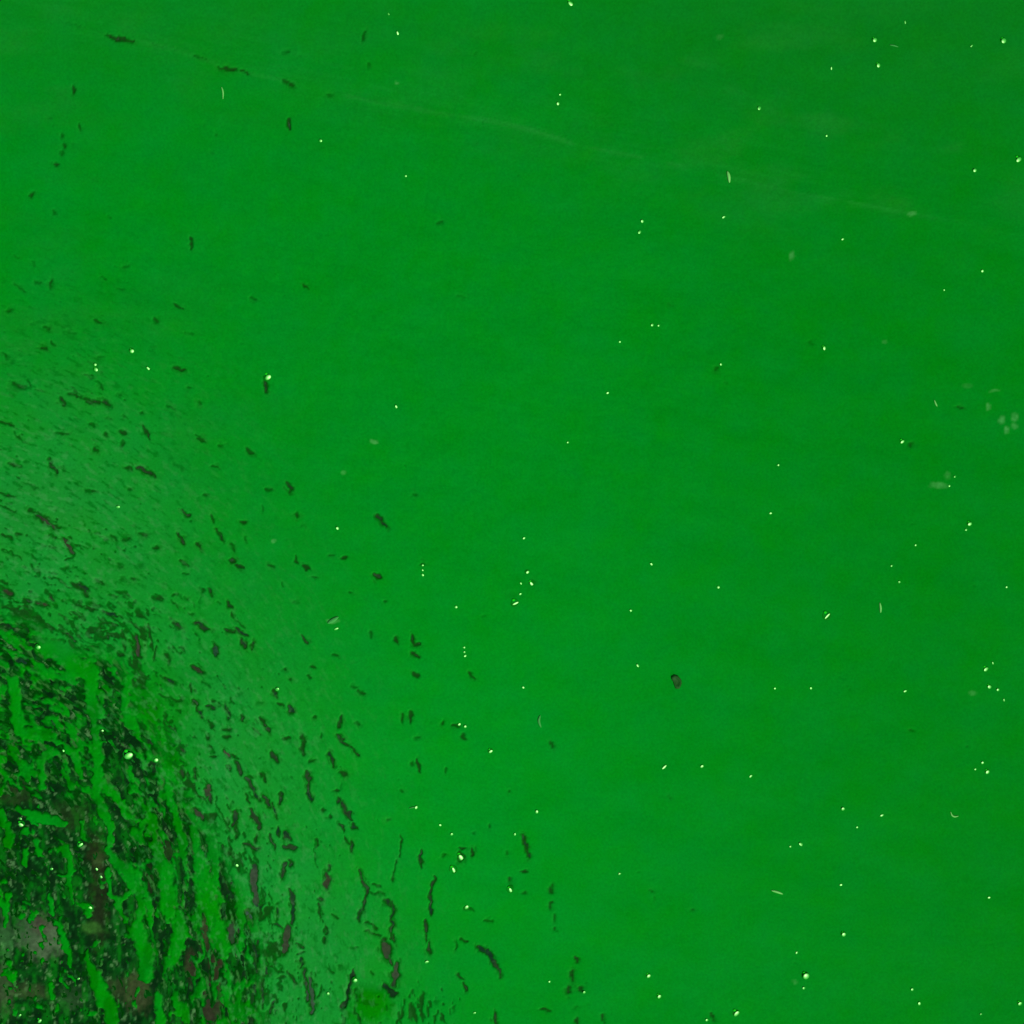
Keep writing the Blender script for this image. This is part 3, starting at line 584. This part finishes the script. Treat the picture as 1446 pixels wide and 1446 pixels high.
# ------------------------------------------------------------------ loose bits lying on the film
mat_fib = plain('pale_fibre', (110, 205, 90), .6, .3)
mat_dim = plain('dull_fibre', (60, 160, 66), .7, .1)
def strand(name, pts, width, mat, label, cat):
    """flattened tapering strand through pixel points"""
    P = [Vector((float(wx(x)), float(wy(y)), hz(x, y) + .0004)) for x, y in pts]
    # resample smoothly
    Q = []
    for i in range(len(P) - 1):
        p0 = P[max(i - 1, 0)]; p1 = P[i]; p2 = P[i + 1]; p3 = P[min(i + 2, len(P) - 1)]
        for k in range(5):
            t = k / 5
            Q.append(.5 * ((2 * p1) + (p2 - p0) * t + (2 * p0 - 5 * p1 + 4 * p2 - p3) * t * t + (3 * p1 - p0 - 3 * p2 + p3) * t ** 3))
    Q.append(P[-1])
    v = []; f = []; n = len(Q); seg = 8
    o0 = Q[n // 2].copy()
    for i, q in enumerate(Q):
        d = (Q[min(i + 1, n - 1)] - Q[max(i - 1, 0)]).normalized(); side = Vector((-d.y, d.x, 0)).normalized()
        u = i / (n - 1); w_ = width * S / 2 * max(.12, math.sin(math.pi * min(max(u, .04), .96)) ** .6)
        for k in range(seg):
            a = 2 * math.pi * k / seg
            v.append(tuple(q - o0 + side * math.cos(a) * w_ + Vector((0, 0, math.sin(a) * w_ * .55))))
    for i in range(n - 1):
        for k in range(seg):
            l = (k + 1) % seg; f.append((i * seg + k, i * seg + l, (i + 1) * seg + l, (i + 1) * seg + k))
    f.append(tuple(range(seg))[::-1]); f.append(tuple((n - 1) * seg + k for k in range(seg)))
    me = bpy.data.meshes.new(name); me.from_pydata([tuple(x) for x in v], [], f); me.polygons.foreach_set('use_smooth', [True] * len(f)); me.update()
    o = link(name, me, mat); o.location = o0
    tag(o, label, cat); return o
strand('plant_sliver', [(1027,242),(1029,249),(1030,258)], 4.5, mat_fib, 'upright pale sliver on the faint drift line at the upper right', 'sliver')
strand('plant_fibre', [(313,123),(315,130),(315,140)], 2.2, mat_fib, 'thin pale fibre under the dark marks at the upper left', 'fibre')
strand('plant_sliver', [(1089,1257),(1097,1259),(1105,1262)], 3.2, mat_fib, 'lying pale sliver in the lower right film', 'sliver')
strand('plant_fibre', [(1342,1146),(1344,1151),(1348,1153),(1353,1152)], 2.2, mat_fib, 'hook shaped pale fibre in the lower right film', 'fibre')
strand('plant_sliver', [(1242,851),(1243,858),(1243,865)], 3.0, mat_fib, 'upright thin pale sliver near the right edge', 'sliver')
strand('plant_sliver', [(763,1010),(761,1018),(764,1027)], 3.5, mat_dim, 'bent dull sliver below the middle of the film', 'sliver')
strand('plant_sliver', [(463,880),(470,876),(478,871)], 6, mat_dim, 'broad dull sliver leaning in the left middle film', 'sliver')
strand('plant_fibre', [(1319,565),(1321,570),(1323,574)], 2.2, mat_fib, 'short pale fibre near the dull marks at the right edge', 'fibre')
strand('plant_fibre', [(1256,64),(1262,65),(1268,67)], 2.0, mat_dim, 'short dull fibre lying under the two bright top right bubbles', 'fibre')
strand('plant_fibre', [(578,1141),(583,1140),(588,1139)], 1.5, mat_dim, 'faint fibre trailing from a tiny bubble below the middle', 'fibre')

# dark curled flake
mat_flake = plain('dark_flake', (26, 84, 22), .6, .12)
v = []; f = []; seg = 18; out = [(-8,-9),(-3,-12),(3,-10),(8,-4),(9,2),(7,7),(5,11),(-1,11),(-3,6),(-5,0),(-8,-5)]
n = len(out)
prof = ((1.0, .0), (1.0, 1.6), (.78, 2.6), (.55, .8), (.25, .5))
for (k, h) in prof:
    for (x, y) in out: v.append(((x * k) * S * .85, (-y * k) * S * .85, (h + .35 * math.sin(x * 1.7 + y)) * S * .9))
for a in range(len(prof) - 1):
    for i in range(n): j = (i + 1) % n; f.append((a * n + i, (a + 1) * n + i, (a + 1) * n + j, a * n + j))
f.append(tuple(4 * n + i for i in range(n))[::-1])
f.append(tuple(range(n)))
me = bpy.data.meshes.new('bark_flake'); me.from_pydata(v, [], f); me.polygons.foreach_set('use_smooth', [True] * len(f)); me.update()
fl = link('bark_flake', me, mat_flake); fl.location = (float(wx(955)), float(wy(963)), hz(955, 963) + .0001)
tag(fl, 'small dark curled flake alone on the smooth green film', 'flake')
